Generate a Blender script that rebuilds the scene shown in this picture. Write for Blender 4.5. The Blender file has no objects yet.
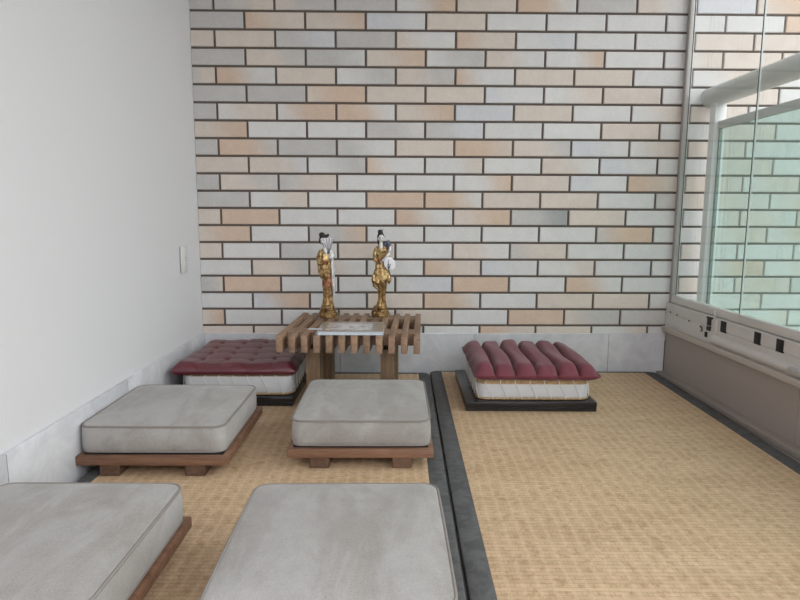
import bpy, bmesh, math, random
from mathutils import Vector, Matrix
random.seed(7)
sc = bpy.context.scene
COL = sc.collection
PI = math.pi

# ------------------------------------------------------------------ materials
def lin(c):
    return tuple(((v/255)/12.92 if v/255 <= .04045 else ((v/255+.055)/1.055)**2.4) for v in c)

class N:
    """small node-tree builder"""
    def __init__(s, name):
        s.m = bpy.data.materials.new(name); s.m.use_nodes = True
        s.t = s.m.node_tree; s.n = s.t.nodes; s.n.clear()
        s.out = s.n.new('ShaderNodeOutputMaterial')
        s.b = s.n.new('ShaderNodeBsdfPrincipled'); s.l(s.b.outputs[0], s.out.inputs[0])
    def l(s, a, b): s.t.links.new(a, b)
    def set(s, sock, v):
        if hasattr(v, 'is_output'): s.l(v, sock)
        else:
            if isinstance(v, tuple) and len(v) == 3 and sock.type == 'RGBA': v = v+(1,)
            sock.default_value = v
    def coord(s, scale=(1, 1, 1), kind='Object', rot=(0, 0, 0)):
        c = s.n.new('ShaderNodeTexCoord'); mp = s.n.new('ShaderNodeMapping')
        s.l(c.outputs[kind], mp.inputs[0]); mp.inputs['Scale'].default_value = scale; mp.inputs['Rotation'].default_value = rot
        return mp.outputs[0]
    def noise(s, vec, scale=5, detail=3, rough=.5, dist=0):
        n = s.n.new('ShaderNodeTexNoise'); s.l(vec, n.inputs['Vector'])
        n.inputs['Scale'].default_value = scale; n.inputs['Detail'].default_value = detail
        n.inputs['Roughness'].default_value = rough; n.inputs['Distortion'].default_value = dist
        return n.outputs['Fac']
    def ramp(s, fac, stops):
        r = s.n.new('ShaderNodeValToRGB'); s.l(fac, r.inputs[0]); e = r.color_ramp.elements
        while len(e) < len(stops): e.new(.5)
        for el, (p, c) in zip(e, stops):
            el.position = p; el.color = (tuple(c)+(1,)) if isinstance(c, tuple) else (c, c, c, 1)
        return r.outputs[0]
    def mix(s, fac, a, b, mode='MIX'):
        n = s.n.new('ShaderNodeMix'); n.data_type = 'RGBA'; n.blend_type = mode
        s.set(n.inputs[0], fac); s.set(n.inputs[6], a); s.set(n.inputs[7], b)
        return n.outputs[2]
    def math(s, op, a, b=0.0):
        n = s.n.new('ShaderNodeMath'); n.operation = op; s.set(n.inputs[0], a); s.set(n.inputs[1], b); return n.outputs[0]
    def bump(s, h, strength=.3, dist=.01):
        n = s.n.new('ShaderNodeBump'); s.l(h, n.inputs['Height']); n.inputs['Strength'].default_value = strength
        n.inputs['Distance'].default_value = dist; s.l(n.outputs[0], s.b.inputs['Normal'])
    def p(s, color=None, rough=None, metal=None, spec=None, sheen=None, coat=None):
        if color is not None: s.set(s.b.inputs['Base Color'], color)
        if rough is not None: s.set(s.b.inputs['Roughness'], rough)
        if metal is not None: s.b.inputs['Metallic'].default_value = metal
        if spec is not None: s.b.inputs['Specular IOR Level'].default_value = spec
        if sheen is not None: s.b.inputs['Sheen Weight'].default_value = sheen; s.b.inputs['Sheen Roughness'].default_value = .4
        if coat is not None: s.b.inputs['Coat Weight'].default_value = coat
        return s.m

def plain(name, rgb, rough=.5, metal=0., var=.12, scale=30, bump=0., spec=.5):
    k = N(name); v = k.coord(); f = k.noise(v, scale, 4)
    c = lin(rgb); k.p(k.mix(f, tuple(x*(1-var) for x in c), tuple(min(1, x*(1+var)) for x in c)), rough, metal, spec)
    if bump: k.bump(k.noise(v, scale*6, 3), bump, .002)
    return k.m

M = {}
# back wall
k = N('brick_tile'); at = k.n.new('ShaderNodeAttribute'); at.attribute_name = 'brick_color'
v = k.coord(); f = k.noise(v, 18, 4, .6); f2 = k.noise(k.coord((60, 60, 160)), 1.5, 4, .6)
c = k.mix(.16, at.outputs['Color'], k.ramp(f, [(.25, (.34, .31, .28)), (.75, (.82, .80, .77))]), 'MIX')
k.p(k.mix(.10, c, k.ramp(f2, [(.3, .2), (.7, .9)]), 'MIX'), .62, spec=.35); k.bump(k.math('ADD', k.noise(v, 45, 5, .65), k.math('MULTIPLY', f2, .5)), .25, .004)
M['brick'] = k.m
M['mortar'] = plain('dark_mortar', (100, 90, 84), .9, 0, .15, 60, .3)
k = N('white_plaster'); v = k.coord(); f = k.noise(v, 1.6, 3)
k.p(k.mix(f, lin((213, 213, 215)), lin((219, 219, 221))), .85, spec=.25)
k.bump(k.math('ADD', k.noise(v, 190, 4, .7), k.noise(v, 60, 2)), .22, .003); M['plaster'] = k.m
k = N('marbled_tile'); v = k.coord(); f = k.noise(v, 9, 7, .65, 1.2)
k.p(k.mix(k.ramp(f, [(.35, 0.), (.65, 1.)]), lin((196, 197, 201)), lin((214, 215, 219))), .45); k.bump(k.noise(v, 70, 5, .7), .15, .002); M['tile'] = k.m
M['joint'] = plain('tile_joint', (132, 130, 128), .9)
k = N('taupe_stone'); v = k.coord(); f = k.noise(v, 6, 6, .6, .5); g = k.noise(v, 40, 3)
k.p(k.mix(g, k.mix(f, lin((158, 147, 140)), lin((174, 164, 157))), lin((164, 154, 147))), .6); k.bump(k.noise(v, 90, 4), .12, .002); M['stone'] = k.m
M['stone_joint'] = plain('stone_joint', (70, 64, 60), .9)
M['sill'] = plain('sill_stone', (190, 181, 172), .5, 0, .06, 25, .08)
M['ceil'] = plain('ceiling_paint', (168, 167, 166), .9)
M['floor'] = plain('floor_tile', (165, 158, 150), .5, 0, .08, 8)
# mats
k = N('woven_straw'); v = k.coord()
bt = k.n.new('ShaderNodeTexBrick'); k.l(v, bt.inputs['Vector']); bt.offset = .5; bt.squash = 1
for nm, val in (('Scale', 1), ('Mortar Size', .0012), ('Mortar Smooth', .6), ('Bias', 0), ('Brick Width', .030), ('Row Height', .0125)): bt.inputs[nm].default_value = val
bt.inputs['Color1'].default_value = (.62, .62, .62, 1); bt.inputs['Color2'].default_value = (.92, .92, .92, 1); bt.inputs['Mortar'].default_value = (.22, .22, .22, 1)
ck = k.n.new('ShaderNodeTexWave'); k.l(v, ck.inputs[0]); ck.wave_type = 'BANDS'; ck.bands_direction = 'X'; ck.inputs['Scale'].default_value = 10.47; ck.inputs['Distortion'].default_value = .6; ck.inputs['Detail'].default_value = 2
st = k.noise(k.coord((14, 420, 1)), 1, 3, .6); big = k.noise(k.coord((1.6, 9, 1)), 1.3, 4, .6); sm = k.noise(v, 70, 3, .6)
base = k.mix(st, lin((190, 158, 125)), lin((233, 205, 170)))
base = k.mix(k.ramp(big, [(.38, 0.), (.62, 1.)]), k.mix(.32, base, lin((180, 147, 112))), base)
base = k.mix(.42, base, bt.outputs['Color'], 'MULTIPLY')
base = k.mix(k.math('MULTIPLY', k.ramp(ck.outputs['Fac'], [(.72, 0.), (.98, 1.)]), .22), base, lin((236, 214, 178)))
base = k.mix(k.math('MULTIPLY', k.ramp(sm, [(.52, 0.), (.66, 1.)]), .34), base, lin((140, 100, 58)))
k.p(base, .62, spec=.3); k.bump(k.math('ADD', bt.outputs['Fac'], k.math('MULTIPLY', st, -.6)), -.35, .002); M['straw'] = k.m
k = N('grey_border_cloth'); v = k.coord(); f = k.noise(v, 22, 4, .6, 1.5)
k.p(k.mix(k.ramp(f, [(.4, 0.), (.6, 1.)]), lin((80, 80, 81)), lin((96, 96, 97))), .7, spec=.3); k.bump(k.noise(v, 500, 2), .15, .001); M['border'] = k.m
# furniture
def wood(name, dark, light, axis=0, rough=.55):
    k = N(name); s = [22, 22, 22]; s[axis] = 1.8
    oi = k.n.new('ShaderNodeObjectInfo'); c = k.n.new('ShaderNodeTexCoord'); ad = k.n.new('ShaderNodeVectorMath'); ad.operation = 'ADD'
    k.l(c.outputs['Object'], ad.inputs[0]); k.l(oi.outputs['Random'], ad.inputs[1])
    mp = k.n.new('ShaderNodeMapping'); k.l(ad.outputs[0], mp.inputs[0]); mp.inputs['Scale'].default_value = tuple(s)
    f = k.noise(mp.outputs[0], 2.2, 6, .65, .8); fine = k.noise(mp.outputs[0], 14, 3, .6)
    c = k.mix(k.ramp(f, [(.3, 0.), (.7, 1.)]), lin(dark), lin(light))
    c = k.mix(k.math('MULTIPLY', k.ramp(fine, [(.5, 0.), (.75, 1.)]), .35), c, lin(tuple(int(x*.6) for x in dark)))
    hs = k.n.new('ShaderNodeHueSaturation'); k.l(c, hs.inputs['Color']); k.l(k.math('ADD', k.math('MULTIPLY', oi.outputs['Random'], .35), .82), hs.inputs['Value'])
    k.p(hs.outputs[0], rough, spec=.35); k.bump(fine, .15, .002); return k.m
M['base_wood'] = wood('reddish_wood', (100, 72, 56), (138, 104, 82), 0)
M['foot_wood'] = wood('dark_wood_foot', (88, 66, 54), (118, 92, 76), 1)
M['slat_wood'] = wood('table_wood', (120, 95, 76), (163, 134, 110), 1)
M['leg_wood'] = wood('table_leg_wood', (100, 80, 60), (138, 112, 86), 2)
k = N('grey_suede'); v = k.coord(); oi = k.n.new('ShaderNodeObjectInfo')
ad = k.n.new('ShaderNodeVectorMath'); ad.operation = 'ADD'; k.l(k.coord((4.5, 1.6, 4), rot=(0, 0, .75)), ad.inputs[0]); 
ml = k.n.new('ShaderNodeMath'); ml.operation = 'MULTIPLY'; k.l(oi.outputs['Random'], ml.inputs[0]); ml.inputs[1].default_value = 9
k.l(ml.outputs[0], ad.inputs[1])
f = k.noise(ad.outputs[0], 2.2, 5, .62, .7); f2 = k.noise(v, 18, 4, .65); f3 = k.noise(v, 420, 2)
c = k.mix(k.ramp(f, [(.42, 0.), (.58, 1.)]), lin((146, 141, 136)), lin((164, 162, 160)))
c = k.mix(.3, c, k.ramp(f2, [(.3, lin((134, 130, 126))), (.7, lin((174, 172, 170)))]))
k.p(k.mix(.15, c, k.ramp(f3, [(.3, lin((110, 106, 100))), (.7, lin((200, 197, 192)))])), .92, spec=.15, sheen=.25); k.bump(k.math('ADD', f3, f2), .12, .002); M['suede'] = k.m
M['piping'] = plain('grey_piping', (136, 130, 125), .9, 0, .1, 90, .2, .2)
M['gap_black'] = plain('black_gap_fill', (32, 31, 32), .9)
M['lacquer'] = plain('black_lacquer', (30, 29, 31), .25, 0, .2, 20)
M['seam'] = plain('platform_edge_groove', (72, 72, 76), .4)
M['canvas'] = plain('white_canvas', (206, 207, 209), .85, 0, .04, 60, .25, .2)
k = N('jute_weave'); v = k.coord((1, 1, 1)); f = k.noise(v, 180, 3, .7)
k.p(k.mix(k.ramp(f, [(.3, 0.), (.7, 1.)]), lin((140, 108, 72)), lin((205, 178, 138))), .9); k.bump(f, .5, .003); M['jute'] = k.m
M['cord'] = plain('white_cord', (226, 224, 220), .8)
def fabric(name, dark, light, rough, sheen):
    k = N(name); v = k.coord(); f = k.noise(v, 9, 3); g = k.noise(k.coord((300, 40, 40)), 1.5, 2)
    k.p(k.mix(f, lin(dark), lin(light)), rough, spec=.7 if rough < .5 else .35, sheen=sheen); k.bump(k.math('ADD', k.noise(v, 35, 3, .6), k.math('MULTIPLY', g, .4)), .18, .004); return k.m
M['burgundy'] = fabric('burgundy_cotton', (104, 49, 60), (123, 63, 74), .7, .2)
M['satin'] = fabric('burgundy_satin', (88, 34, 44), (102, 42, 52), .28, 0.)
M['alu'] = plain('grey_aluminium', (210, 207, 204), .45, .12, .05, 12)
M['channel'] = plain('darker_aluminium', (166, 163, 159), .45, .15, .05, 12)
M['alu_dark'] = plain('dark_gasket_and_screw', (52, 51, 52), .6)  # dark grey of the screw heads and the channel gasket
M['steel'] = plain('bright_steel', (214, 216, 218), .3, .7, .06, 40)
M['rubber'] = plain('black_rubber', (22, 20, 20), .55)
M['white_metal'] = plain('white_painted_metal', (226, 229, 228), .4, 0, .03, 8)
M['rail_metal'] = plain('backlit_rail_paint', (196, 199, 195), .42, 0, .04, 8)  # same paint as the post, with backlit darkening put into the colour
M['plastic'] = plain('white_plastic', (216, 216, 214), .4, 0, .03, 8)
M['plastic_dark'] = plain('socket_slot', (96, 94, 92), .6)
def glass(name, tint, haze, hazecol):
    k = N(name); k.n.remove(k.b)
    tr = k.n.new('ShaderNodeBsdfTransparent'); gl = k.n.new('ShaderNodeBsdfGlossy'); df = k.n.new('ShaderNodeBsdfDiffuse')
    nz = k.noise(k.coord(), 3, 3)
    tr.inputs[0].default_value = tint+(1,); gl.inputs['Roughness'].default_value = .01; df.inputs[0].default_value = hazecol+(1,)
    m1 = k.n.new('ShaderNodeMixShader'); k.set(m1.inputs[0], k.math('MULTIPLY', k.math('ADD', nz, .5), haze)); k.l(tr.outputs[0], m1.inputs[1]); k.l(df.outputs[0], m1.inputs[2])  # diffuse share stands in for the veil of reflected light on the pane
    fr = k.n.new('ShaderNodeFresnel'); ge = k.n.new('ShaderNodeNewGeometry')   # same reflectance on both sides of the pane
    k.l(k.math('ADD', k.math('MULTIPLY', ge.outputs['Backfacing'], 1/1.45-1.45), 1.45), fr.inputs[0])
    m2 = k.n.new('ShaderNodeMixShader'); k.l(fr.outputs[0], m2.inputs[0]); k.l(m1.outputs[0], m2.inputs[1]); k.l(gl.outputs[0], m2.inputs[2])
    k.l(m2.outputs[0], k.out.inputs[0]); return k.m
M['glass'] = glass('clear_glass', (.97, .982, .978), .03, (.7, .75, .74))
M['green_glass'] = glass('green_veiled_glass', (.83, .93, .90), .18, (.62, .76, .72))
M['glass_edge'] = plain('dark_green_glass_edge', (64, 88, 82), .25)
M['seal'] = plain('clear_seal_strip', (214, 218, 218), .3)
# figurines / book
def antique(name, dark, light, rough=.34, metal=.75):
    k = N(name); v = k.coord(); f = k.noise(v, 75, 4, .65, .4)
    k.p(k.mix(k.ramp(f, [(.34, 0.), (.66, 1.)]), lin(dark), lin(light)), rough, metal); k.bump(k.noise(v, 160, 3), .3, .002); return k.m
M['gold'] = antique('antique_gold', (96, 66, 40), (214, 184, 130))
M['gold_dark'] = antique('dark_antique_gold', (74, 52, 32), (182, 148, 98))
M['gold_red'] = antique('russet_gold', (82, 46, 36), (168, 116, 84))
M['silver'] = antique('painted_silver', (176, 176, 178), (240, 239, 238), .36, .25)
M['fan_silver'] = plain('bright_silver_fan', (234, 234, 237), .3, .05, .06, 60)
M['porcelain'] = plain('porcelain_face', (214, 212, 208), .3)
M['hair'] = plain('black_hair', (30, 29, 30), .4, 0, .3, 120, .4)
M['navy'] = plain('navy_silver_sleeve', (74, 78, 92), .4, .2, .3, 120)
M['lips'] = plain('red_lips', (150, 50, 50), .4)
k = N('magazine_cover'); v = k.coord(); f = k.noise(k.coord((9, 14, 9)), 1.9, 4, .6, 1.0)
sx = k.n.new('ShaderNodeSeparateXYZ'); k.l(v, sx.inputs[0])
inx = k.math('MULTIPLY', k.math('GREATER_THAN', sx.outputs[0], -.088), k.math('LESS_THAN', sx.outputs[0], .072))
iny = k.math('MULTIPLY', k.math('GREATER_THAN', sx.outputs[1], -.074), k.math('LESS_THAN', sx.outputs[1], .055))
pic = k.ramp(f, [(.30, lin((88, 82, 80))), (.42, lin((170, 160, 155))), (.52, lin((226, 224, 226))), (.62, lin((150, 140, 138))), (.75, lin((236, 236, 238)))])
k.p(k.mix(k.math('MULTIPLY', inx, iny), lin((148, 140, 130)), pic), .3, coat=.25); M['cover'] = k.m
M['paper'] = plain('page_edges', (196, 203, 210), .8, 0, .05, 200)

# ------------------------------------------------------------------ mesh tools
class MB:
    def __init__(s): s.v = []; s.f = []; s.mi = []
    def add(s, vs, fs, mi=0):
        o = len(s.v); s.v += [tuple(x) for x in vs]; s.f += [tuple(i+o for i in f) for f in fs]; s.mi += [mi]*len(fs); return s
    def box(s, x0, x1, y0, y1, z0, z1, bev=0., seg=2, mi=0, rot=None):
        bm = bmesh.new(); bmesh.ops.create_cube(bm, size=1)
        for w in bm.verts: w.co = Vector(((x0+x1)/2+w.co.x*(x1-x0), (y0+y1)/2+w.co.y*(y1-y0), (z0+z1)/2+w.co.z*(z1-z0)))
        if bev: bmesh.ops.bevel(bm, geom=bm.edges[:], offset=bev, segments=seg, affect='EDGES', profile=.5)
        if rot: bmesh.ops.transform(bm, matrix=rot, verts=bm.verts)
        bm.verts.index_update(); s.add([w.co for w in bm.verts], [[w.index for w in f.verts] for f in bm.faces], mi); bm.free(); return s
    def loft(s, rings, cap0=True, cap1=True, mi=0, closed=True):
        n = len(rings[0]); vs = [p for r in rings for p in r]; fs = []
        for i in range(len(rings)-1):
            for j in range(n if closed else n-1):
                a, b = i*n+j, i*n+(j+1) % n; fs.append((a, b, b+n, a+n))
        if cap0: fs.append(tuple(range(n-1, -1, -1)))
        if cap1: fs.append(tuple((len(rings)-1)*n+j for j in range(n)))
        return s.add(vs, fs, mi)
    def tube(s, pts, r, n=10, mi=0, closed=False, flat=1.):
        pts = [Vector(p) for p in pts]; rings = []; m = len(pts); up = None
        for i, p in enumerate(pts):
            if closed: d = pts[(i+1) % m]-pts[i-1]
            else: d = pts[min(i+1, m-1)]-pts[max(i-1, 0)]
            d.normalize()
            if up is None: up = Vector((0, 0, 1)) if abs(d.z) < .9 else Vector((1, 0, 0))
            x = d.cross(up).normalized(); y = x.cross(d); up = y
            rr = r[i] if isinstance(r, (list, tuple)) else r
            rings.append([p+x*rr*math.cos(2*PI*j/n)+y*rr*flat*math.sin(2*PI*j/n) for j in range(n)])
        if closed: return s.loft(rings+[rings[0]], False, False, mi)
        return s.loft(rings, True, True, mi)
    def ell(s, c, r, n=16, m=10, mi=0, rot=None, fn=None):
        rings = []; c = Vector(c)
        for i in range(m+1):
            t = PI*i/m; ring = []
            for j in range(n):
                a = 2*PI*j/n; q = Vector((r[0]*max(math.sin(t), .02)*math.cos(a), r[1]*max(math.sin(t), .02)*math.sin(a), -r[2]*math.cos(t)))
                if fn: q = fn(q)
                if rot: q = rot @ q
                ring.append(c+q)
            rings.append(ring)
        return s.loft(rings, mi=mi)
    def build(s, name, mats, parent=None, smooth=True, angle=40):
        me = bpy.data.meshes.new(name); me.from_pydata(s.v, [], s.f); me.update()
        for m in (mats if isinstance(mats, list) else [mats]): me.materials.append(m)
        me.polygons.foreach_set('material_index', s.mi)
        bm = bmesh.new(); bm.from_mesh(me); bmesh.ops.recalc_face_normals(bm, faces=bm.faces[:]); bm.to_mesh(me); bm.free()
        if smooth:
            me.polygons.foreach_set('use_smooth', [True]*len(me.polygons)); me.set_sharp_from_angle(angle=math.radians(angle))
        o = bpy.data.objects.new(name, me); COL.objects.link(o)
        if parent: o.parent = parent
        return o
def tag(o, label=None, cat=None, group=None, kind=None):
    if label: o['label'] = label
    if cat: o['category'] = cat
    if group: o['group'] = group
    if kind: o['kind'] = kind
    return o
def thing(name, label, cat, loc, rz=0, group=None):
    o = bpy.data.objects.new(name, None); COL.objects.link(o); o.location = loc; o.rotation_euler = (0, 0, rz); o.empty_display_size = .05
    return tag(o, label, cat, group)
def struct(name, loc=(0, 0, 0)):
    o = bpy.data.objects.new(name, None); COL.objects.link(o); o.location = loc; o['kind'] = 'structure'; o.empty_display_size = .05; return o
def copy_tree(o, parent=None):
    c = o.copy(); COL.objects.link(c)
    if parent: c.parent = parent
    for ch in list(o.children): copy_tree(ch, c)
    return c
def rrect(w, d, r, z, n=6, cx=0, cy=0, bulge=0.):
    """rounded rectangle outline, optionally with the sides bowed out"""
    pts = []; hw, hd = w/2, d/2; r = max(min(r, hw-.001, hd-.001), .0005)
    for qx, qy, a0 in ((1, 1, 0), (-1, 1, 90), (-1, -1, 180), (1, -1, 270)):
        for i in range(n+1):
            a = math.radians(a0+90*i/n); pts.append([qx*(hw-r)+r*math.cos(a), qy*(hd-r)+r*math.sin(a)])
    out = []
    m = len(pts)
    for i in range(m):
        p, q = pts[i], pts[(i+1) % m]; out.append(p)
        if (i+1) % (n+1) == 0:
            for t in range(1, 8): out.append([p[0]+(q[0]-p[0])*t/8, p[1]+(q[1]-p[1])*t/8])
    res = []
    for x, y in out:
        bx = 1+bulge*(1-min(1, abs(y)/hd)**2); by = 1+bulge*(1-min(1, abs(x)/hw)**2)
        res.append(Vector((cx+x*bx, cy+y*by, z)))
    return res

# ------------------------------------------------------------------ room shell
ZC = 2.28; YB = -3.5
def S(o): o['kind'] = 'structure'; return o
S(MB().box(-.05, 2.35, YB, .12, -.1, 0).build('floor', M['floor'], smooth=False))
S(MB().box(-.05, 2.33, YB, .12, ZC, ZC+.1).build('ceiling', M['ceil'], smooth=False))
wl = S(MB().box(-.15, 0, YB, .12, 0, ZC).build('wall_left', M['plaster'], smooth=False)); wl.rotation_euler.z = TILT_L = math.radians(-.6)

# brick wall, colours read brick by brick
CC = {'w': (218, 218, 217), 'g': (194, 192, 190), 'd': (146, 153, 154), 'b': (208, 211, 217), 'p': (216, 203, 191), 'o': (212, 182, 156)}
ROWS = ['gg gp pg gg wo pp ow gg pw bb po', 'gg op po bw pp ww ww ww ww ww oo', 'pp pp gb gg pw op wb ww ww pp pp', 'gg pg gw po wg pw wo ww wp pp pp',
        'gp ow pp wg pg ow pp pp ww wp ww', 'gg gg po pp pp bw wp pp ww pp ww', 'gg wp wo ow po bb pp ww wp pp ww', 'po ww ww gw gb ww ww pp ww pp wp',
        'gg og gg gw pp op pg bw wp pp ww', 'pp pb wg ow wp ww pw bw ww pp ww', 'gg pg gp ww ww wo pp bw op pp wp', 'gg wp ww oo ow pp pp ww gp pw wp',
        'pp oo ww ww ow po gd pp ww wp pw', 'po ww go ww ww ww ww go ww wp wo', 'pp ww gw pp ww pw gp ww ww pw ww', 'ww pg pw ww op bw wp wb ww wo wp',
        'gp oo ww ww wb oo ww ow ww pw pp', 'ww bo ww pp ow ww pp pp ww wp ww', 'po ww ww pp pp ww oo pg gg ww wp', 'pp pp pp gg ww op pp wp ww pp ww']
vs = []; fs = []; mi = []; cols = []
def quad_brick(x0, x1, z0, z1, ca, cb):
    o = len(vs); nx, nz = 6, 2; t = random.uniform(.2, .8); sh = random.uniform(.96, 1.03); jy = random.uniform(-.0006, .0006)
    us = [0, .012, .25, .5, .75, .988, 1]; ws = [0, .04, .5, .96, 1]
    for w in ws:
        for u in us:
            e = u in (0, 1) or w in (0, 1)
            vs.append((x0+(x1-x0)*u, (.0018 if e else 0)+jy, z0+(z1-z0)*w))
            tt = min(1, max(0, (u-t)*2.2+.5+random.uniform(-.1, .1)+.25*(w-.5)))
            cols.append(tuple((lin(ca)[i]*(1-tt)+lin(cb)[i]*tt)*sh for i in range(3))+(1,))
    n = len(us)
    for b in range(len(ws)-1):
        for a in range(n-1): fs.append((o+b*n+a, o+b*n+a+1, o+(b+1)*n+a+1, o+(b+1)*n+a)); mi.append(0)
    # skirts down to the mortar
    loop = [o+a for a in range(n)]+[o+b*n+n-1 for b in range(1, len(ws))]+[o+(len(ws)-1)*n+a for a in range(n-2, -1, -1)]+[o+b*n for b in range(len(ws)-2, 0, -1)]
    q = len(vs)
    for i in loop: vs.append((vs[i][0], .008, vs[i][2])); cols.append(cols[i])
    L = len(loop)
    for i in range(L): fs.append((loop[i], loop[(i+1) % L], q+(i+1) % L, q+i)); mi.append(0)
X0 = .099; XE = 3.3; G = .0049
for kk in range(-14, 36):      # below row 19 only the outer part of the wall is bare brick
    zb = .225+(18-kk)*.073; z0, z1 = zb+G, min(zb+.073-G, ZC-.002)
    if z0 > ZC-.01: continue
    off = 0 if kk % 2 == 0 else .125
    seq = ROWS[kk].split() if 0 <= kk < 20 else None
    for j in range(0, 15):
        xl = X0+off+(j-1)*.25; xr = xl+.25
        xl, xr = max(xl, 0), min(xr, XE)
        if xr-xl < .02 or (kk >= 20 and xl < 2.32): continue
        cd = seq[j] if (seq and j < len(seq)) else random.choice(['ww', 'wp', 'pp', 'pw', 'ww', 'gw', 'po', 'op', 'bw', 'ww', 'gg'])
        quad_brick((xl+G) if xl > 0 else .0005, xr-G, z0, z1, CC[cd[0]], CC[cd[1]])
o = len(vs)
for x, y, z in ((0, .006, 0), (XE, .006, 0), (XE, .006, ZC), (0, .006, ZC), (0, .12, 0), (XE, .12, 0), (XE, .12, ZC), (0, .12, ZC)):
    vs.append((x, y, z)); cols.append((.1, .1, .1, 1))
o2 = len(vs)
for x, y, z in ((2.32, .006, -1), (XE, .006, -1), (XE, .006, 0), (2.32, .006, 0), (2.32, .12, -1), (XE, .12, -1), (XE, .12, 0), (2.32, .12, 0)):
    vs.append((x, y, z)); cols.append((.1, .1, .1, 1))
for f in ((0, 1, 2, 3), (5, 4, 7, 6), (1, 5, 6, 2), (4, 0, 3, 7), (4, 5, 1, 0)): fs.append(tuple(o2+i for i in f)); mi.append(1)
for f in ((0, 1, 2, 3), (5, 4, 7, 6), (1, 5, 6, 2), (4, 0, 3, 7), (3, 2, 6, 7), (4, 5, 1, 0)): fs.append(tuple(o+i for i in f)); mi.append(1)
me = bpy.data.meshes.new('wall_back'); me.from_pydata(vs, [], fs); me.materials.append(M['brick']); me.materials.append(M['mortar'])
me.polygons.foreach_set('material_index', mi)
ca = me.color_attributes.new('brick_color', 'FLOAT_COLOR', 'POINT'); ca.data.foreach_set('color', [c for q in cols for c in q]); me.update()
wb = bpy.data.objects.new('wall_back', me); COL.objects.link(wb); S(wb)

# skirting tiles
def skirting(name, spans, axis):
    mb = MB()
    for a, b in spans:
        if axis == 'x': mb.box(a, b, -.0065, .006, 0, .19, .0012, 1)
        else: mb.box(0, .012, a, b, 0, .194, .003, 2)
    if axis == 'x': mb.box(spans[0][0], spans[-1][1], -.0052, .006, 0, .1885, mi=1)
    else: mb.box(0, .0102, spans[0][0], spans[-1][1], 0, .192, mi=1)
    return S(mb.build(name, [M['tile'], M['joint']]))
j = .0009
skirting('baseboard_back', [(.0115, .605-j), (.605+j, 1.203-j), (1.203+j, 1.801-j), (1.801+j, 2.052)], 'x')
skirting('baseboard_left', [(-3.49, -3.172-j), (-3.172+j, -2.574-j), (-2.574+j, -1.976-j), (-1.976+j, -1.374-j), (-1.374+j, -.776-j), (-.776+j, -.178-j), (-.178+j, -.0005)], 'y').rotation_euler.z = TILT_L

# parapet under the window
XP = 2.055
mb = MB(); ys = [YB, -3.7, -3.1, -2.5, -1.9, -1.31, -.885, -.3, .0]
ys = [YB, -2.68, -1.783, -.885, -.0005]
for a, b in zip(ys, ys[1:]): mb.box(XP, 2.31, a+j, b-j, 0, .2045, .001, 1)
mb.box(XP+.0015, 2.309, YB, -.0005, 0, .204, mi=1)
S(mb.build('wall_right', [M['stone'], M['stone_joint']]))
S(MB().box(2.019, XP+.001, YB, -.0075, 0, .022, .002, 2).build('baseboard_right', M['stone']))
S(MB().box(2.034, 2.33, YB, -.001, .2046, .2275, .004, 3).build('trim_1', M['sill']))

# aluminium track on the sill
tr = struct('trim_2', (2.05, 0, .2277))
XT = 2.05
prof = [(.0, .0), (.0, .058), (.003, .0595), (.003, .062), (.0, .0635), (.0, .1), (.004, .104), (.07, .104), (.075, .1), (.075, 0)]
MB().loft([[Vector((x, y, z)) for x, z in prof] for y in (YB, -.002)]).build('track_profile', M['alu'], tr, angle=25)
lip = [(0, .004), (-.004, .004), (-.011, .010), (-.013, .020), (-.010, .030), (-.004, .036), (0, .038)]
MB().loft([[Vector((x, y, z)) for x, z in lip] for y in (YB, -.40)]).build('lower_lip', M['alu'], tr, angle=60)
for y, z in ((-.045, .066), (-.105, .064), (-.21, .057)):
    mb = MB(); mb.loft([[Vector((-.0002-t, y+r*math.cos(a*PI/6), z+r*math.sin(a*PI/6))) for a in range(12)] for t, r in ((0, .0042), (.001, .0042), (.0016, .003))]); mb.build('screw', M['alu_dark'], tr)
for y in (-.462, -.668, -.785):
    mb = MB().box(-.003, .004, y-.017, y+.017, .058, .0995, .0015, 2); mb.box(-.0045, 0, y-.012, y+.008, .063, .076, .001, 1); mb.build('rubber_block', M['rubber'], tr)
mb = MB(); mb.box(-.004, .003, -.378, -.352, .066, .1, .001, 1); mb.box(-.005, .003, -.392, -.348, .093, .1, .001, 1); mb.box(-.004, .003, -.376, -.35, .046, .062, .001, 1); mb.build('latch_block', M['rubber'], tr)
MB().box(-.004, .002, -.420, -.384, .042, .098, .003, 3).build('latch_plate', M['alu'], tr)
mb = MB().box(-.005, -.001, -.405, -.399, .095, .128, .0015, 2); mb.ell((-.005, -.402, .124), (.003, .0045, .005), 10, 6); mb.build('latch_pin', M['steel'], tr)
MB().tube([(-.002, -.30, .05), (-.006, -.312, .054), (-.007, -.322, .05), (-.006, -.326, .04), (-.004, -.315, .034)], .0022, 8).build('hook', M['rubber'], tr)
MB().box(-.004, .002, -.356, -.34, .018, .038, .001, 1).build('end_stop', M['rubber'], tr)
mb = MB().box(-.018, -.006, -.92, -.855, .012, .032, .003, 2); mb.tube([(-.019, -.875, .022), (-.016, -.875, .022)], .006, 12); mb.build('end_bracket', M['steel'], tr)

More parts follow.
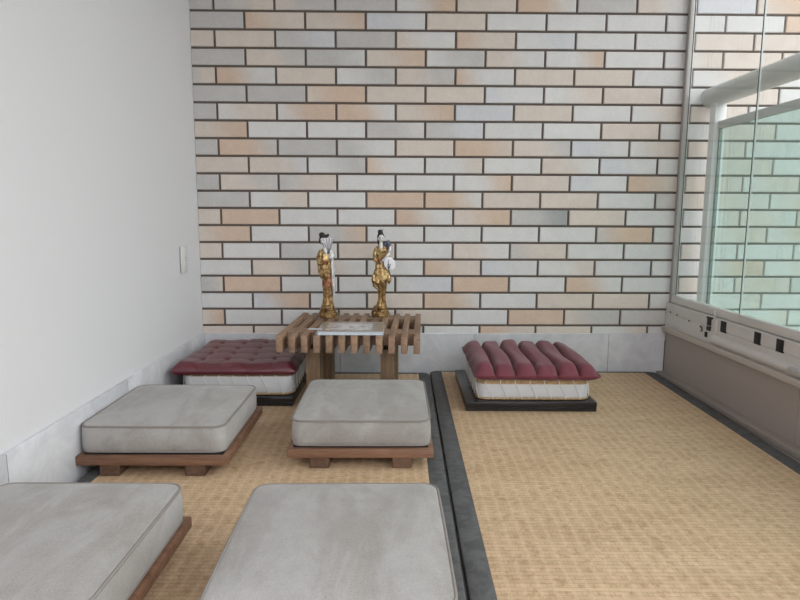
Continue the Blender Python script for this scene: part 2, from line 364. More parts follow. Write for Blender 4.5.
# glass curtain panels
def panel(name, y0, y1, zt=2.23):
    w = struct(name, (2.072, y0, .334))
    h = zt-.334; L = y1-y0
    MB().box(-.0036, .0036, .0027, L-.002, .02, h).build('glass_pane', M['glass'], w, smooth=False)
    MB().box(-.013, .013, 0, L, .0, .031, .003, 3).build('bottom_rail', M['alu'], w)
    MB().box(-.010, .010, 0, L, h-.03, h, .003, 3).build('top_rail', M['alu'], w)
    MB().box(-.0038, .0038, .0002, .0026, .031, h-.03).build('glass_edge', M['glass_edge'], w, smooth=False)
    if y1 < -.1: MB().box(-.0025, .0025, L-.0018, L-.0004, .031, h-.03).build('seal', M['seal'], w, smooth=False)
    return w
panel('window_1', -.522, -.024)
panel('window_2', -1.23, -.5222)
panel('window_3', -1.94, -1.2302)
panel('window_4', -2.65, -1.9402)
ch = struct('trim_3', (2.068, -.0005, .3335))
H = ZC-.334
MB().box(-.008, .010, -.021, -.001, 0, H, .0015, 2).build('vertical_channel', M['channel'], ch)
MB().box(.0102, .0142, -.0215, -.001, 0, H).build('channel_gasket', M['alu_dark'], ch, smooth=False)
MB().box(.0144, .0168, -.0215, -.001, 0, H).build('brush_seal', M['seal'], ch, smooth=False)
S(MB().box(2.045, 2.10, YB, -.001, 2.23, ZC-.0005, .002, 1).build('trim_4', M['alu']))

# the window side is not quite square to the brick wall
TR = Matrix.Translation((2.05, -.003, 0)) @ Matrix.Rotation(math.radians(.6), 4, 'Z') @ Matrix.Translation((-2.05, 0, 0))
for o in list(COL.objects):
    if o.parent is None and o.name.split('.')[0] in ('wall_right', 'baseboard_right', 'trim_1', 'trim_2', 'trim_3', 'trim_4', 'window_1', 'window_2', 'window_3', 'window_4'):
        o.matrix_world = TR @ Matrix.Translation(o.location)

# ------------------------------------------------------------------ outer railing
rl = thing('balcony_railing', 'pale painted balcony railing with round handrail and green glass, outside the window', 'railing', (2.177, -.1, .2276))
mb = MB(); zr = 1.202-.2276
n = 24; rings = []
for y, r in ((.088, .032), (.094, .038), (.088, .0415), (-2.4, .0415)):
    rings.append([Vector((r*math.cos(2*PI*i/n), y, zr+r*math.sin(2*PI*i/n))) for i in range(n)])
mb.loft(rings).build('handrail', M['rail_metal'], rl)
for y in (.02, -1.75):
    mb = MB().box(-.0235, .0235, y-.022, y+.022, .0, zr-.034, .003, 2); mb.box(-.045, .045, y-.045, y+.045, .0003, .008, .002, 1); mb.build('post', M['white_metal'], rl)
MB().box(-.014, .014, -1.722, -.008, .836, .866, .003, 2).build('top_rail', M['rail_metal'], rl)
MB().box(-.014, .014, -1.722, -.008, .03, .055, .003, 2).build('lower_rail', M['rail_metal'], rl)
MB().box(-.005, .005, -1.715, -.014, .056, .835).build('glass_pane', M['green_glass'], rl, smooth=False)
mb = MB().box(-.0065, .0065, -.0138, -.009, .056, .8355); mb.box(-.0065, .0065, -1.72, -.0145, .8352, .839); mb.build('gasket', M['glass_edge'], rl, smooth=False)

# ------------------------------------------------------------------ tatami mats
MT = .022
def mat(name, label, cx0, y0, w, L, bl, br, bb, rz):
    """origin at rear left corner; local x right, local y towards the viewer is negative"""
    t = thing(name, label, 'mat', (cx0, y0, 0), rz)
    MB().box(bl-.004, w-br+.004, -L+.035, -bb+.004, .0002, MT-.0008, .002, 1).build('woven_surface', M['straw'], t)
    def strip(x0, x1, yy0, yy1, corners=()):
        # soft folded cloth edge; outer corners rounded
        mb = MB(); r = .03; pts = [(x0, yy0), (x1, yy0), (x1, yy1), (x0, yy1)]; out = []
        for i, (x, y) in enumerate(pts):
            if i in corners:
                rr = min(r, abs(x1-x0)*.85, abs(yy1-yy0)*.9); cx = x+(rr if x == x0 else -rr); cy = y+(rr if y == yy0 else -rr)
                a0 = [180, 270, 0, 90][i]
                out += [(cx+rr*math.cos(math.radians(a0+90*q/6)), cy+rr*math.sin(math.radians(a0+90*q/6))) for q in range(7)]
            else: out.append((x, y))
        cxm, cym = (x0+x1)/2, (yy0+yy1)/2
        def ring(ins, z):
            res = []
            for x, y in out: res.append(Vector((x-math.copysign(min(ins, abs(x-cxm)), x-cxm), y-math.copysign(min(ins, abs(y-cym)), y-cym), z)))
            return res
        mb.loft([ring(.004, .0002), ring(0, .004), ring(0, MT-.006), ring(.0015, MT-.0022), ring(.005, MT)])
        return mb.build('border', M['border'], t, angle=35)
    strip(0, bl, -L, 0, (3,)); strip(w-br, w, -L, 0, (2,)); strip(bl+.0005, w-br-.0005, -bb, 0); strip(bl+.0005, w-br-.0005, -L, -L+.04)
    return t
RZ = math.radians(-1.05)
mat('tatami_mat', 'woven straw mat under the slatted table and grey cushions, left of the dark seam', .034, -.0225, .966, 1.93, .042, .05, .03, RZ)
mat('tatami_mat', 'wide open woven straw mat beside the window, right of the dark seam', 1.0055, -.0075, 1.003, 1.93, .053, .056, .022, RZ)

# ------------------------------------------------------------------ wooden bases and grey cushions
def make_base(label):
    t = thing('wooden_base', label, 'wooden base', (0, 0, 0), 0, 'wooden bases under the grey cushions')
    MB().box(-.2, .2, -.213, .213, .0305, .0555, .003, 2).build('board', M['base_wood'], t)
    for sx in (-1, 1):
        MB().box(sx*.113-.0265, sx*.113+.0265, -.209, .209, .0004, .0312, .002, 1).build('foot_rail', M['foot_wood'], t)
    MB().box(-.186, .186, -.198, .198, .055, .0573, .001, 1).build('dark_gap_sheet', M['gap_black'], t)  # added black sheet imitates the dark gap between board and cushion
    return t
def make_cushion(label):
    W, D, H = .384, .408, .078
    t = thing('floor_cushion', label, 'cushion', (0, 0, 0), 0, 'grey suede floor cushions')
    rings = [rrect(W-.05, D-.05, .02, 0.), rrect(W-.016, D-.016, .022, .0008), rrect(W-.005, D-.005, .026, .005, bulge=.003), rrect(W, D, .028, .016, bulge=.008),
             rrect(W+.001, D+.001, .029, .036, bulge=.010), rrect(W, D, .029, .054, bulge=.008), rrect(W-.003, D-.003, .029, H-.011, bulge=.006), rrect(W-.008, D-.008, .028, H-.003, bulge=.005), rrect(W-.013, D-.013, .028, H-.0015, bulge=.005)]
    for q, dz in ((.022, .0005), (.035, .0022), (.06, .005), (.10, .0082), (.16, .0112), (.22, .0127), (.29, .0136), (.345, .0138)):
        rings.append(rrect(W-q, D-q, max(.028-q*.06, .008), H-.0015+dz, bulge=.005))
    MB().loft(rings).build('cover', M['suede'], t)
    for z, e in ((H-.004, .005), ):
        MB().tube(rrect(W-e, D-e, .029, z, bulge=.006), .0031, 8, closed=True).build('piping', M['piping'], t)
    MB().tube(rrect(W-.004, D-.004, .027, .005, bulge=.004), .002, 6, closed=True).build('lower_seam', M['piping'], t)
    return t
b0 = make_base(''); c0 = make_cushion('')
places = [((.750, -.851), -.3, 0,
           'wooden base under the grey cushion in front of the slatted table', 'grey suede cushion with piped edge, right in front of the slatted table', (.751, -.846)),
          ((.202, -.899), -.6, 1, 'wooden base beside the white wall, under the cushion in front of the left burgundy one', 'grey suede cushion beside the white wall, in front of the left burgundy cushion', (.199, -.901)),
          ((.207, -1.638), -.8, 2, 'wooden base cut off by the left edge of the photo, nearest the viewer', 'grey suede cushion cut off at the bottom left corner of the photo', (.209, -1.640)),
          ((.745, -1.645), .2, 3, 'wooden base hidden under the nearest centre cushion beside the mat seam', 'nearest grey suede cushion, bottom centre of the photo beside the mat seam', (.7415, -1.645))]
for (bx, by), deg, i, lb, lc, (cx, cy) in places:
    b = b0 if i == 0 else copy_tree(b0); c = c0 if i == 0 else copy_tree(c0)
    b.location = (bx, by, MT); c.location = (cx, cy, MT+.0577)
    b.rotation_euler.z = math.radians(deg); c.rotation_euler.z = math.radians(deg)
    c.scale = [(1, 1.02, 1), (1.005, .965, 1), (1, 1, 1), (.985, 1, 1)][i]
    b['label'] = lb; c['label'] = lc

# ------------------------------------------------------------------ black platforms, laced pads, burgundy cushions
def make_platform(label):
    t = thing('black_platform', label, 'platform', (0, 0, 0), 0, 'black platforms under the burgundy cushions')
    MB().box(-.232, .232, -.226, .226, .0145, .033, .0015, 2).build('top_slab', M['lacquer'], t)
    MB().box(-.2312, .2312, -.2252, .2252, .0004, .0138, .001, 1).build('lower_slab', M['lacquer'], t)
    MB().box(-.230, .230, -.224, .224, .0130, .0152).build('groove', M['seam'], t, smooth=False)
    return t
def make_pad(label, J=.016):
    W, D, H = .402, .40, .074
    t = thing('laced_mattress', label, 'mattress', (0, 0, 0), 0, 'white laced mattresses')
    MB().loft([rrect(W-.02, D-.02, .03, .0006), rrect(W-.004, D-.004, .032, .006), rrect(W, D, .034, .016, bulge=.006), rrect(W+.001, D+.001, .034, .036, bulge=.008), rrect(W, D, .034, H-J, bulge=.006), rrect(W-.003, D-.003, .032, H-J*.62, bulge=.004)]).build('canvas_side', M['canvas'], t)
    rings = [rrect(W+.002, D+.002, .034, H-J, bulge=.006), rrect(W+.003, D+.003, .034, H-J*.5, bulge=.006), rrect(W-.003, D-.003, .033, H-.002, bulge=.005), rrect(W-.02, D-.02, .03, H, bulge=.003), rrect(W-.2, D-.2, .02, H)]
    MB().loft(rings).build('straw_top', M['jute'], t)
    MB().tube(rrect(W-.003, D-.003, .033, .0045, bulge=.005), .004, 8, closed=True).build('straw_hem', M['jute'], t)
    # lacing: stitched over the straw, then slanting down the canvas
    mb = MB()
    top = rrect(W+.008, D+.008, .036, H-.014, bulge=.007)
    def at(path, s):
        L = [0]
        for i in range(len(path)): L.append(L[-1]+(path[(i+1) % len(path)]-path[i]).length)
        s %= L[-1]
        for i in range(len(path)):
            if L[i+1] >= s:
                p = path[i].lerp(path[(i+1) % len(path)], (s-L[i])/max(1e-9, L[i+1]-L[i])); return p, L[-1]
    tot = at(top, 0)[1]; n = int(tot/.051)
    for i in range(n):
        s = tot*i/n
        a, _ = at(top, s); b, _ = at(top, s+.026); m, _ = at(top, s+.013)
        q = Vector((a.x, a.y, 0)).normalized()
        mb.tube([Vector((a.x, a.y, H-.001))-q*.012, Vector((a.x, a.y, H-.002))-q*.003, Vector((a.x, a.y, H-.013)), Vector((m.x, m.y, .036)), Vector((b.x, b.y, .009)), Vector((b.x, b.y, .0025))-q*.006], .0014, 6)
    mb.build('cord_lacing', M['cord'], t)
    return t
def make_tufted(label, W, D, T, cols, tufts, mat, vdepth, hdepth, edge, taper=0., droop=0., pinch=.3, GE=3., puff=.012):
    t = thing('burgundy_cushion', label, 'cushion', (0, 0, 0))
    n, m = 108, 84; mb = MB(); top = []; bot = []
    for jy in range(m+1):
        v = jy/m; v = .4*v+.3*(1-math.cos(PI*v)); rt, rb = [], []
        for ix in range(n+1):
            u = ix/n; u = .4*u+.3*(1-math.cos(PI*u))
            uu = min(1, max(0, u+.010*math.sin(9*v+5*u)*u*(1-u)*4))
            dx = min(u, 1-u)*W; dy = min(v, 1-v)*D
            ed = lambda d: (max(0, 1-(1-min(d/edge, 1))**2.6))**.42
            e = min(ed(dx), 1)*ed(dy)
            c = abs(math.sin(PI*cols*uu))                       # 0 on the long seams
            a = 1-vdepth*(1-c)**GE
            near = max(math.exp(-((v-tv)/.035)**2) for tv in tufts)
            b = 1-hdepth*near
            tu = pinch*(1-c)**3*near if .04 < u < .96 else 0
            h = T*e*(a*b-tu)*(1+.07*math.sin(5.1*u+2.3)*math.sin(4.3*v+1.1)+.05*math.sin(3*cols*u+7*v))
            ends = c**.6*(abs(2*v-1)**14)*puff                   # roll ends puff out past the seams
            scx = .004*abs(math.sin(PI*4*v))*(abs(2*u-1)**12)
            pull = 1+.02*((abs(2*u-1)**8)*(abs(2*v-1)**8))
            x = (u-.5)*W*pull*(1+taper*(.5-v))+math.copysign(scx, u-.5); y = (v-.5)*(D-.02)*pull+math.copysign(ends, v-.5)
            E = ed(dx)*ed(dy); mid = T*.46*(1-E)
            dr = droop*(1-min(1, min(dx, dy)/.03))**1.5
            wr = .0012*math.sin(70*u+25*v+3*math.sin(11*u))*math.exp(-dy/.05)*E
            rt.append(Vector((x, y, mid+h-mid*E+wr-dr))); rb.append(Vector((x, y, mid-.0001-dr)))
        top.append(rt); bot.append(rb)
    V = [p for r in top for p in r]+[p for r in bot for p in r]; F = []; o = (n+1)*(m+1)
    for jy in range(m):
        for ix in range(n):
            a = jy*(n+1)+ix; F.append((a, a+1, a+n+2, a+n+1)); F.append((o+a, o+a+n+1, o+a+n+2, o+a+1))
    rim = [ix for ix in range(n)]+[jy*(n+1)+n for jy in range(m)]+[m*(n+1)+ix for ix in range(n, 0, -1)]+[jy*(n+1) for jy in range(m, 0, -1)]
    for i in range(len(rim)):
        a, b = rim[i], rim[(i+1) % len(rim)]; F.append((a, b, o+b, o+a))
    mb.add(V, F).build('tufted_cover', mat, t, angle=80)
    # stitches where the cover is tied down
    for v in tufts:
        for i in range(1, cols):
            p = min((q for r in top for q in r), key=lambda q: abs(q.x-(i/cols-.5)*W)+abs(q.y-(v-.5)*(D-.02))); MB().ell((p.x, p.y, p.z+.001), (.003, .003, .0014), 8, 5).build('tuft_stitch', mat, t)
    return t
p0 = make_platform('square black platform on the right mat, under the striped-looking burgundy cushion')
p0.location = (1.333, -.351, MT); p0.rotation_euler.z = math.radians(-1)
p0['label'] = 'black lacquered platform standing alone on the right mat near the brick wall'
p1 = copy_tree(p0); p1.location = (.248, -.286, MT); p1['label'] = 'black lacquered platform in the left corner beside the table, partly hidden'
d0 = make_pad('white canvas mattress with cord lacing on the right black platform'); d0.location = (1.346, -.348, MT+.0335)
d0.rotation_euler.z = math.radians(-1)
d1 = make_pad('white canvas mattress with cord lacing in the left corner, beside the table leg', .0045); d1.location = (.272, -.286, MT+.0335)
TZ = MT+.0335+.0745
cr = make_tufted('puffy matt burgundy cushion sewn in long rolls, on the right mat', .440, .470, .060, 6, (.20, .80), M['burgundy'], .58, 0, .052, -.015, .004, .12, 3.0, .014)
cr.location = (1.352, -.352, TZ); cr.rotation_euler.z = math.radians(-1.5)
cl = make_tufted('flatter glossy burgundy cushion with tufted squares, left of the slatted table', .445, .470, .046, 5, (.2, .4, .6, .8), M['satin'], .075, .05, .036, 0, .004, .15, 3., .002)
cl.location = (.262, -.276, TZ)

# ------------------------------------------------------------------ slatted table
tb = thing('slatted_table', 'low slatted wooden table against the brick wall, holding two figurines', 'table', (.696, -.367, MT), math.radians(-3.0))
TW, TD, TT = .495, .488, .30-MT
SW = .0225; pitch = (TW-SW)/11
for i in range(12):
    x = -TW/2+SW/2+i*pitch
    s = MB().box(-SW/2, SW/2, -TD/2, TD/2, -.03, .03, .0018, 2).build('slat', M['slat_wood'], tb); s.location = (x, 0, TT-.03)
for y in (-.138, .150):
    mb = MB()
    for i in range(11):
        x = -TW/2+SW+i*pitch; mb.box(x+.0002, x+pitch-SW-.0002, -.040, .040, -.022, .022)
    s = mb.build('spacer_row', M['slat_wood'], tb, smooth=False); s.location = (0, y, TT-.0226)
    for x in (-.133, .132):
        s = MB().box(-.0245, .0245, -.038, .038, .0004, TT-.0605, .0015, 1).build('leg', M['leg_wood'], tb); s.location = (x, y, 0)

# magazine on the table
mg = thing('magazine', 'thick glossy magazine lying on the slatted table in front of the figurines', 'magazine', (.692, -.503, .3003), math.radians(-.6))
MB().box(-.112, .112, -.09, .09, .0012, .0128).build('page_block', M['paper'], mg, smooth=False)
mb = MB().box(-.114, .114, -.0925, .0925, .0130, .0142); mb.build('front_cover', M['cover'], mg, smooth=False)
MB().box(-.114, .114, -.0925, .0925, .0002, .0012).build('back_cover', M['paper'], mg, smooth=False)
MB().loft([[Vector((x, y, z)) for x, z in ((-.114, .0002), (-.118, .003), (-.119, .0072), (-.118, .0115), (-.114, .0142))] for y in (-.0925, .0925)]).build('spine', M['cover'], mg)
MB().loft([[Vector((x, y, z)) for x, z in ((-.10, .0146), (-.125, .0156), (-.148, .0150), (-.148, .0146), (-.125, .0151), (-.10, .0142))] for y in (-.068, -.045)]).build('loose_slip', M['paper'], mg)

# ------------------------------------------------------------------ figurines
PX = .00398     # one photo pixel at the figurines' distance
def section(cx, hw, z, dep=.8, n=28, fold=0., k=9, ph=0., cy=0.):
    r = []
    for i in range(n):
        a = 2*PI*i/n; f = 1+fold*math.sin(k*a+ph)
        r.append(Vector((cx+hw*f*math.cos(a), cy+hw*dep*f*math.sin(a), z)))
    return r
def body(mb, rows, xc, yb, fold=.0, k=9, dep=.8, sub=3):
    """rows of (photo y, left x, right x[, fold]) turned into a smooth robe"""
    rows = sorted(rows, key=lambda r: -r[0]); rings = []
    for i in range(len(rows)-1):
        a, b = rows[i], rows[i+1]
        for s in range(sub):
            t = s/sub; tt = t*t*(3-2*t) if sub > 1 else t
            y = a[0]+(b[0]-a[0])*t; l = a[1]+(b[1]-a[1])*tt; r = a[2]+(b[2]-a[2])*tt
            rings.append(section(((l+r)/2-xc)*PX, (r-l)/2*PX, (yb-y)*PX, dep, fold=fold, k=k, ph=.25*i+t*.25))
    a = rows[-1]; rings.append(section(((a[1]+a[2])/2-xc)*PX, (a[2]-a[1])/2*PX, (yb-a[0])*PX, dep, fold=fold, k=k))
    mb.loft(rings); return mb
def pedestal(t, rows, xc, yb, mat):
    mb = MB(); rings = []
    for y, hw in rows: rings.append(section(0, hw*PX, (yb-y)*PX, 1., n=32))
    mb.loft(rings)
    for yy, rr in ((.0245, .0325), (.0355, .0285)):   # rounded mouldings
        mb.tube([(rr*math.cos(2*PI*j/32), rr*math.sin(2*PI*j/32), yy) for j in range(32)], .0022, 8, closed=True)
    for j in range(14):   # raised petals round the lower tier
        a = 2*PI*j/14; mb.ell((.0315*math.cos(a), .0315*math.sin(a), .0135), (.0055, .0055, .0085), 8, 6)
    return mb.build('pedestal', mat, t)
def face(t, c, s, yaw, tilt=0.):
    """head with brow, nose, mouth and ears; faces -y before yaw"""
    R = Matrix.Rotation(yaw, 3, 'Z') @ Matrix.Rotation(tilt, 3, 'Y'); c = Vector(c)
    def shape(q):
        x, y, z = q.x/s, q.y/s, q.z/s
        if z < 0: x *= 1+.28*z; y *= 1+.12*z
        if y < 0:
            y -= .30*math.exp(-(x/.16)**2-((z+.08)/.22)**2)      # nose
            y += .09*(math.exp(-((x-.34)/.2)**2-((z-.12)/.16)**2)+math.exp(-((x+.34)/.2)**2-((z-.12)/.16)**2))  # eye sockets
            y -= .06*math.exp(-(x/.3)**2-((z+.55)/.12)**2)
        return Vector((x*s, y*s, z*s))
    mb = MB(); mb.ell(c, (s*.80, s*.88, s*1.12), 28, 20, rot=R, fn=shape)
    for e in (-1, 1): mb.ell(c+R @ Vector((e*s*.80, s*.05, 0)), (s*.10, s*.2, s*.26), 8, 6, rot=R)
    h = mb.build('head', M['porcelain'], t)
    for e in (-1, 1):
        MB().ell(c+R @ Vector((e*s*.33, -s*.76, s*.12)), (s*.17, s*.06, s*.07), 8, 6, rot=R).build('eye', M['hair'], h)
        MB().ell(c+R @ Vector((e*s*.34, -s*.75, s*.36)), (s*.22, s*.05, s*.035), 8, 6, rot=R).build('eyebrow', M['hair'], h)
    MB().ell(c+R @ Vector((0, -s*.84, -s*.52)), (s*.17, s*.07, s*.07), 8, 6, rot=R).build('lips', M['lips'], h)
    return h
def hand(mb, p, d, nrm, s):
    """small palm with five separate, unequal, bent fingers"""
    d = Vector(d).normalized(); nrm = Vector(nrm).normalized(); sd = d.cross(nrm).normalized(); p = Vector(p)
    mb.tube([p-d*s*.15, p+d*s*.2, p+d*s*.5], [s*.16, s*.24, s*.22], 8, flat=.55)
    for i, (o, L) in enumerate(((-.18, .42), (-.06, .50), (.06, .47), (.17, .36))):
        a = p+d*s*.45+sd*s*o; mb.tube([a, a+d*s*L*.5-nrm*s*.04, a+d*s*L*.85-nrm*s*.16, a+d*s*L-nrm*s*.28], [s*.062, s*.056, s*.05, s*.035], 6)
    a = p+d*s*.12-sd*s*.2; mb.tube([a, a+d*s*.16-sd*s*.16-nrm*s*.05, a+d*s*.34-sd*s*.18-nrm*s*.14], [s*.07, s*.062, s*.04], 6)

def P3(x, y, xc, yb, dy=0.): return Vector(((x-xc)*PX, dy, (yb-y)*PX))
# --- left figurine: head bowed to a raised folding fan
f = thing('figurine', 'gold robed lady figurine with bowed head and raised striped fan, left of the pair', 'figurine', (.577, -.226, .3004), 0, 'figurines on the slatted table')
xc, yb = 327.6, 318.3
pedestal(f, [(318.3, 8.6), (316.5, 8.9), (313, 7.6), (312, 7.8), (310.5, 7.9), (309.6, 6.6), (308, 6.9), (306.5, 6.5), (305.5, 5.6)], xc, yb, M['gold_dark'])
body(MB(), [(306.5, 321.6, 333.6), (303, 322.6, 332.8), (298, 323.2, 332.2), (290, 323.2, 332.6), (284, 323, 333)], xc, yb, .12, 10, .85).build('skirt', M['gold_dark'], f)
body(MB(), [(287, 322, 333.6), (284, 322.2, 333.6), (279, 322, 332.6), (274, 321.5, 332)], xc, yb, .05, 9, .85).build('inner_hem', M['gold_red'], f)
body(MB(), [(280.5, 321.8, 331.2), (277, 320, 331.4), (271, 318.2, 331.8), (264, 318, 332), (259, 319.2, 332.2), (254, 319.8, 331.4), (250.5, 321.2, 330), (248.2, 323.4, 328.2), (247.4, 324.4, 327.2)], xc, yb, .09, 7, .85).build('robe', M['gold'], f)
body(MB(), [(264.5, 318.4, 331.8), (262.5, 318.3, 332.1), (260.5, 318.8, 332)], xc, yb, .02, 16, .92).build('sash', M['gold_red'], f)
mb = MB(); mb.tube([P3(326, 249, xc, yb), P3(325.6, 246.5, xc, yb, -.002), P3(325, 243.5, xc, yb, -.003)], [.0085, .0062, .007], 12); mb.build('neck', M['porcelain'], f)
hd = face(f, P3(324.4, 241.8, xc, yb, -.005), .0165, -.35, -.25)
mb = MB(); mb.ell(P3(323.9, 238.8, xc, yb, .003), (.0165, .0165, .0165), 20, 14); mb.ell(P3(322.6, 235.3, xc, yb, .003), (.0125, .011, .0105), 16, 10)
mb.ell(P3(320.9, 241, xc, yb, .002), (.0055, .011, .0145), 12, 8); mb.ell(P3(327, 237, xc, yb, .004), (.0085, .009, .007), 12, 8)
mb.tube([P3(325, 236.6, xc, yb, -.002), P3(327.6, 235.6, xc, yb, -.002), P3(329.8, 235.2, xc, yb, -.002)], [.003, .0036, .0042], 8); mb.build('hair', M['hair'], f)
MB().tube([P3(325.6, 248, xc, yb, -.012), P3(326.6, 251.5, xc, yb, -.0185), P3(327.4, 255, xc, yb, -.0205)], [.007, .0075, .002], 10, flat=.6).build('collar', M['porcelain'], f)
# folding fan: ribbed sector with real thickness
fan = MB(); piv = P3(329.4, 255, xc, yb, -.014); n = 18; R0, R1 = .014, .068
ring = []
for i in range(n+1):
    a = math.radians(118-46*i/n); dy = -.0016 if i % 2 else .0016
    ring.append((a, dy))
V = []; F = []
for a, dy in ring:
    for rr in (R0, R1):
        for th in (-.0006, .0006): V.append(piv+Vector((rr*math.cos(a), dy+th, rr*math.sin(a))))
for i in range(n):
    b = 4*i; F += [(b, b+2, b+6, b+4), (b+1, b+5, b+7, b+3), (b+2, b+3, b+7, b+6), (b, b+4, b+5, b+1)]
F += [(0, 1, 3, 2), (4*n, 4*n+2, 4*n+3, 4*n+1)]
fan.add(V, F); fo = fan.build('folding_fan', M['fan_silver'], f, smooth=False)
rb = MB()
for i in (0, 4, 8, 12, 16, 18):
    a, dy = ring[i]; rb.tube([piv+Vector((.004*math.cos(a), -.0026, .004*math.sin(a))), piv+Vector((R1*math.cos(a), -.0026, R1*math.sin(a)))], .0007, 5)
rb.build('fan_rib', M['navy'], fo)
mb = MB(); mb.tube([P3(330, 251.5, xc, yb, -.002), P3(332.3, 256, xc, yb, -.008), P3(331.6, 259, xc, yb, -.016), P3(330, 257.2, xc, yb, -.02)], [.011, .0105, .009, .0045], 10)
hand(mb, P3(330, 257, xc, yb, -.0205), (-.1, .1, .9), (0, -1, 0), .0125); mb.build('raised_arm', M['silver'], f)
mb = MB(); mb.tube([P3(321.8, 251.5, xc, yb, 0), P3(319.8, 258, xc, yb, -.006), P3(320.8, 263.5, xc, yb, -.018), P3(324.5, 264, xc, yb, -.027)], [.011, .013, .012, .005], 10)
hand(mb, P3(324.5, 264, xc, yb, -.0275), (.9, -.1, .1), (0, -1, .2), .012); mb.build('folded_arm', M['gold'], f)
mb = MB(); rings = []
for y, x, w, d in ((254, 331.4, 1.5, .010), (262, 332.2, 1.8, .012), (272, 332.8, 1.8, .013), (282, 333.2, 1.6, .012), (292, 333.6, 1.4, .009), (297, 333.8, .8, .005)):
    rings.append([P3(x, y, xc, yb)+Vector((w*PX*math.cos(2*PI*i/14)*(1+.12*math.sin(4*PI*i/7)), d*math.sin(2*PI*i/14), 0)) for i in range(14)])
mb.loft(rings).build('hanging_sleeve', M['silver'], f)
# --- right figurine: round fan at the waist
f = thing('figurine', 'gold robed lady figurine with high bun and round silver fan, right of the pair', 'figurine', (.787, -.192, .3004), 0, 'figurines on the slatted table')
xc, yb = 380., 317.6
pedestal(f, [(317.6, 8.7), (315.8, 9.0), (313, 7.8), (312, 8), (310.5, 8), (309.4, 6.9), (308.2, 6.9), (307.2, 6.2)], xc, yb, M['gold_dark'])
body(MB(), [(308.2, 376, 386.4), (304.5, 377, 385.6), (300, 378, 385.2), (294, 378, 385.4), (288, 377, 386), (282, 375.4, 386.4), (277, 374.6, 386.6)], xc, yb, .13, 9, .85).build('skirt', M['gold_dark'], f)
mb = MB(); body(mb, [(282.2, 372, 390.4), (279.4, 371.4, 391), (274, 373.2, 389.4), (268, 375, 386.6), (263, 375.6, 385.2), (259, 375.8, 385.2), (254, 374.8, 387), (249.5, 374.6, 387.6), (246.8, 376.4, 386), (245.2, 378.6, 383.4)], xc, yb, .085, 8, .78)
for x, y0, y1 in ((373.4, 278, 284), (377.6, 279, 286.5), (382.4, 279, 285.5), (388.8, 278, 284)):
    mb.tube([P3(x, y0-3, xc, yb, -.018), P3(x, (y0+y1)/2, xc, yb, -.024), P3(x+.4, y1, xc, yb, -.022)], [.006, .0085, .002], 8)
mb.tube([P3(373, 280, xc, yb, -.006), P3(374.6, 286, xc, yb, -.010), P3(378.2, 290.5, xc, yb, -.012)], [.008, .0085, .003], 8)
mb.build('robe', M['gold'], f)
body(MB(), [(262.5, 375.3, 385.5), (260.4, 375.1, 385.7), (258.4, 375.3, 385.6)], xc, yb, .02, 16, .86).build('sash', M['gold_red'], f)
mb = MB(); mb.tube([P3(380.6, 250.5, xc, yb, -.0175), P3(380.7, 247, xc, yb, -.011), P3(380.8, 243, xc, yb, -.003)], [.003, .0085, .0068], 12); mb.build('neck', M['porcelain'], f)
face(f, P3(381, 238.6, xc, yb, -.004), .0155, .12)
mb = MB(); mb.ell(P3(380.6, 236.6, xc, yb, .004), (.0148, .015, .0165), 20, 14); mb.ell(P3(380.2, 232.2, xc, yb, .003), (.0105, .010, .0115), 16, 10)
mb.ell(P3(378.6, 240.4, xc, yb, .005), (.006, .010, .019), 12, 8)
mb.tube([P3(377.4, 230.6, xc, yb, .002), P3(380, 230.4, xc, yb, 0), P3(383.2, 229.4, xc, yb, .002)], [.0012, .0022, .0014], 6); mb.build('hair', M['hair'], f)
mb = MB(); mb.tube([P3(384.4, 247, xc, yb, .004), P3(385.2, 242.4, xc, yb, .006), P3(387.4, 241.8, xc, yb, .006), P3(389, 245.2, xc, yb, .002), P3(388.6, 249, xc, yb, -.003)], [.009, .0105, .011, .009, .006], 10); mb.build('raised_sleeve', M['navy'], f)
mb = MB(); mb.tube([P3(389.6, 244.6, xc, yb, .0), P3(390, 249, xc, yb, -.006), P3(388.6, 253.6, xc, yb, -.014), P3(385.6, 257.8, xc, yb, -.021), P3(382.4, 260.8, xc, yb, -.025)], [.003, .0045, .0055, .0055, .0045], 10)
hand(mb, P3(382.4, 260.8, xc, yb, -.025), (-.8, -.1, -.5), (0, -1, 0), .0125); mb.build('fan_arm', M['silver'], f)
mb = MB(); R = Matrix.Rotation(-.35, 3, 'Y')
rings = []
for yy, s in ((-.0022, .0), (-.0030, .5), (-.0024, .9), (0, 1.0), (.0024, .9), (.0022, .0)):
    rings.append([P3(389.6, 263.4, xc, yb, -.024)+R @ Vector((max(s, .02)*.0222*math.cos(2*PI*i/28)*(1+.03*math.cos(8*2*PI*i/28)), yy, max(s, .02)*.0275*math.sin(2*PI*i/28)*(1+.03*math.cos(8*2*PI*i/28)))) for i in range(28)])
rf = mb.loft(rings).build('round_fan', M['fan_silver'], f)
mb = MB(); mb.tube([P3(388.8, 259, xc, yb, -.0275), P3(387.8, 266, xc, yb, -.0275), P3(390.8, 277, xc, yb, -.022)], [.0012, .0018, .0022], 6)
for a in (-.5, -.2, .1, .4): mb.tube([P3(388.9, 269, xc, yb, -.0268), P3(389.4, 266, xc, yb, -.0275)+Vector((.016*math.sin(a), 0, .010))], .0009, 5)
mb.build('fan_handle', M['navy'], rf)
mb = MB(); mb.tube([P3(376.2, 248.4, xc, yb, 0), P3(374.6, 254, xc, yb, -.004), P3(375, 260, xc, yb, -.012), P3(378, 263.4, xc, yb, -.022)], [.0085, .0085, .0085, .0042], 10)
hand(mb, P3(378, 263.4, xc, yb, -.0225), (.85, -.1, .15), (0, -1, 0), .0125); mb.build('left_arm', M['gold'], f)

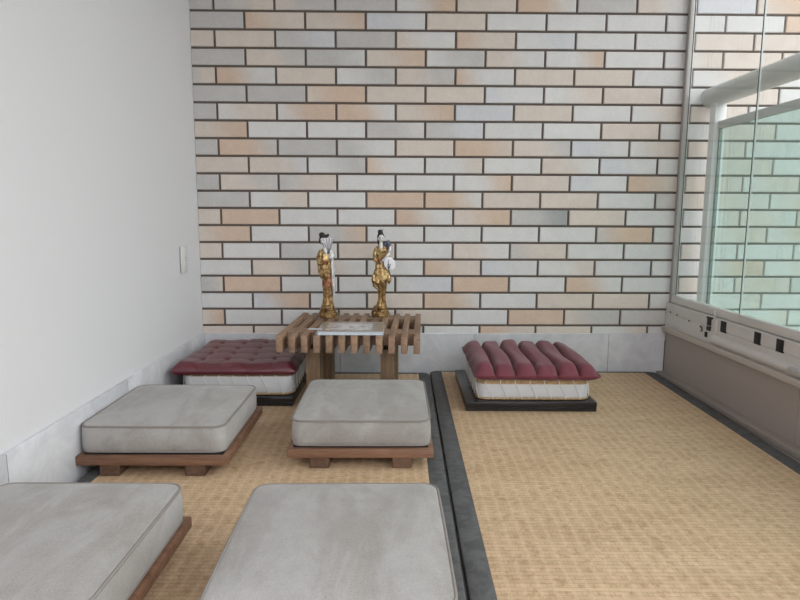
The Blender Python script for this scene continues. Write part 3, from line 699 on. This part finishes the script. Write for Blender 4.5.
# ------------------------------------------------------------------ wall socket
sk = thing('wall_socket', 'small white power socket plate on the plain white wall', 'socket', (.0003, -.208, .478))
MB().box(0, .006, -.035, .035, 0, .105, .003, 2).build('cover_plate', M['plastic'], sk)
mb = MB().box(.0055, .0085, -.017, .017, .022, .083, .0015, 2); mb.build('socket_insert', M['plastic'], sk)
mb = MB()
for y, z in ((-.007, .060), (.007, .060), (0, .050)):
    mb.tube([(.0084, y, z), (.0089, y, z)], .0023, 8)
mb.build('socket_hole', M['plastic_dark'], sk)

# ------------------------------------------------------------------ daylight
w = bpy.data.worlds.new('overcast_sky'); sc.world = w; w.use_nodes = True
nt = w.node_tree; nt.nodes.clear()
out = nt.nodes.new('ShaderNodeOutputWorld'); bg = nt.nodes.new('ShaderNodeBackground'); nt.links.new(bg.outputs[0], out.inputs[0])
tc = nt.nodes.new('ShaderNodeTexCoord'); sp = nt.nodes.new('ShaderNodeSeparateXYZ'); nt.links.new(tc.outputs['Generated'], sp.inputs[0])
rp = nt.nodes.new('ShaderNodeValToRGB'); mr = nt.nodes.new('ShaderNodeMapRange'); nt.links.new(sp.outputs[2], mr.inputs[0])
mr.inputs[1].default_value = -1; mr.inputs[2].default_value = 1; nt.links.new(mr.outputs[0], rp.inputs[0])
e = rp.color_ramp.elements; e[0].position = .3; e[0].color = (.20, .195, .19, 1); e[1].position = .80; e[1].color = (1.18, 1.175, 1.2, 1)
q = e.new(.49); q.color = (.36, .355, .35, 1); q = e.new(.53); q.color = (.62, .62, .635, 1)
nt.links.new(rp.outputs[0], bg.inputs[0])
def wm(op, a, b):
    n = nt.nodes.new('ShaderNodeMath'); n.operation = op
    for sck, v in zip(n.inputs, (a, b)):
        if hasattr(v, 'is_output'): nt.links.new(v, sck)
        else: sck.default_value = v
    return n.outputs[0]
side = wm('ADD', .95, wm('MULTIPLY', sp.outputs[0], .35)); fb = wm('ADD', 1., wm('MULTIPLY', sp.outputs[1], .15))
nt.links.new(wm('MULTIPLY', wm('MULTIPLY', side, fb), 2.0), bg.inputs[1])

# ------------------------------------------------------------------ camera
cam = bpy.data.cameras.new('camera'); co = bpy.data.objects.new('camera', cam); COL.objects.link(co)
p_, y_, r_ = .1407, .0143, .0038
fw = Vector((math.sin(y_)*math.cos(p_), math.cos(y_)*math.cos(p_), -math.sin(p_)))
rt = Vector((math.cos(y_), -math.sin(y_), 0)); up = rt.cross(fw)
r2 = rt*math.cos(r_)+up*math.sin(r_); u2 = -rt*math.sin(r_)+up*math.cos(r_)
co.matrix_world = Matrix(((r2.x, u2.x, -fw.x, .8326), (r2.y, u2.y, -fw.y, -2.6445), (r2.z, u2.z, -fw.z, .7132), (0, 0, 0, 1)))
cam.sensor_width = 36; cam.lens = 36*606.7/800; cam.clip_start = .02
sc.camera = co
vs_ = sc.view_settings; vs_.view_transform = 'Standard'; vs_.look = 'None'; vs_.gamma = 1; vs_.use_curve_mapping = False
vs_.exposure = .84
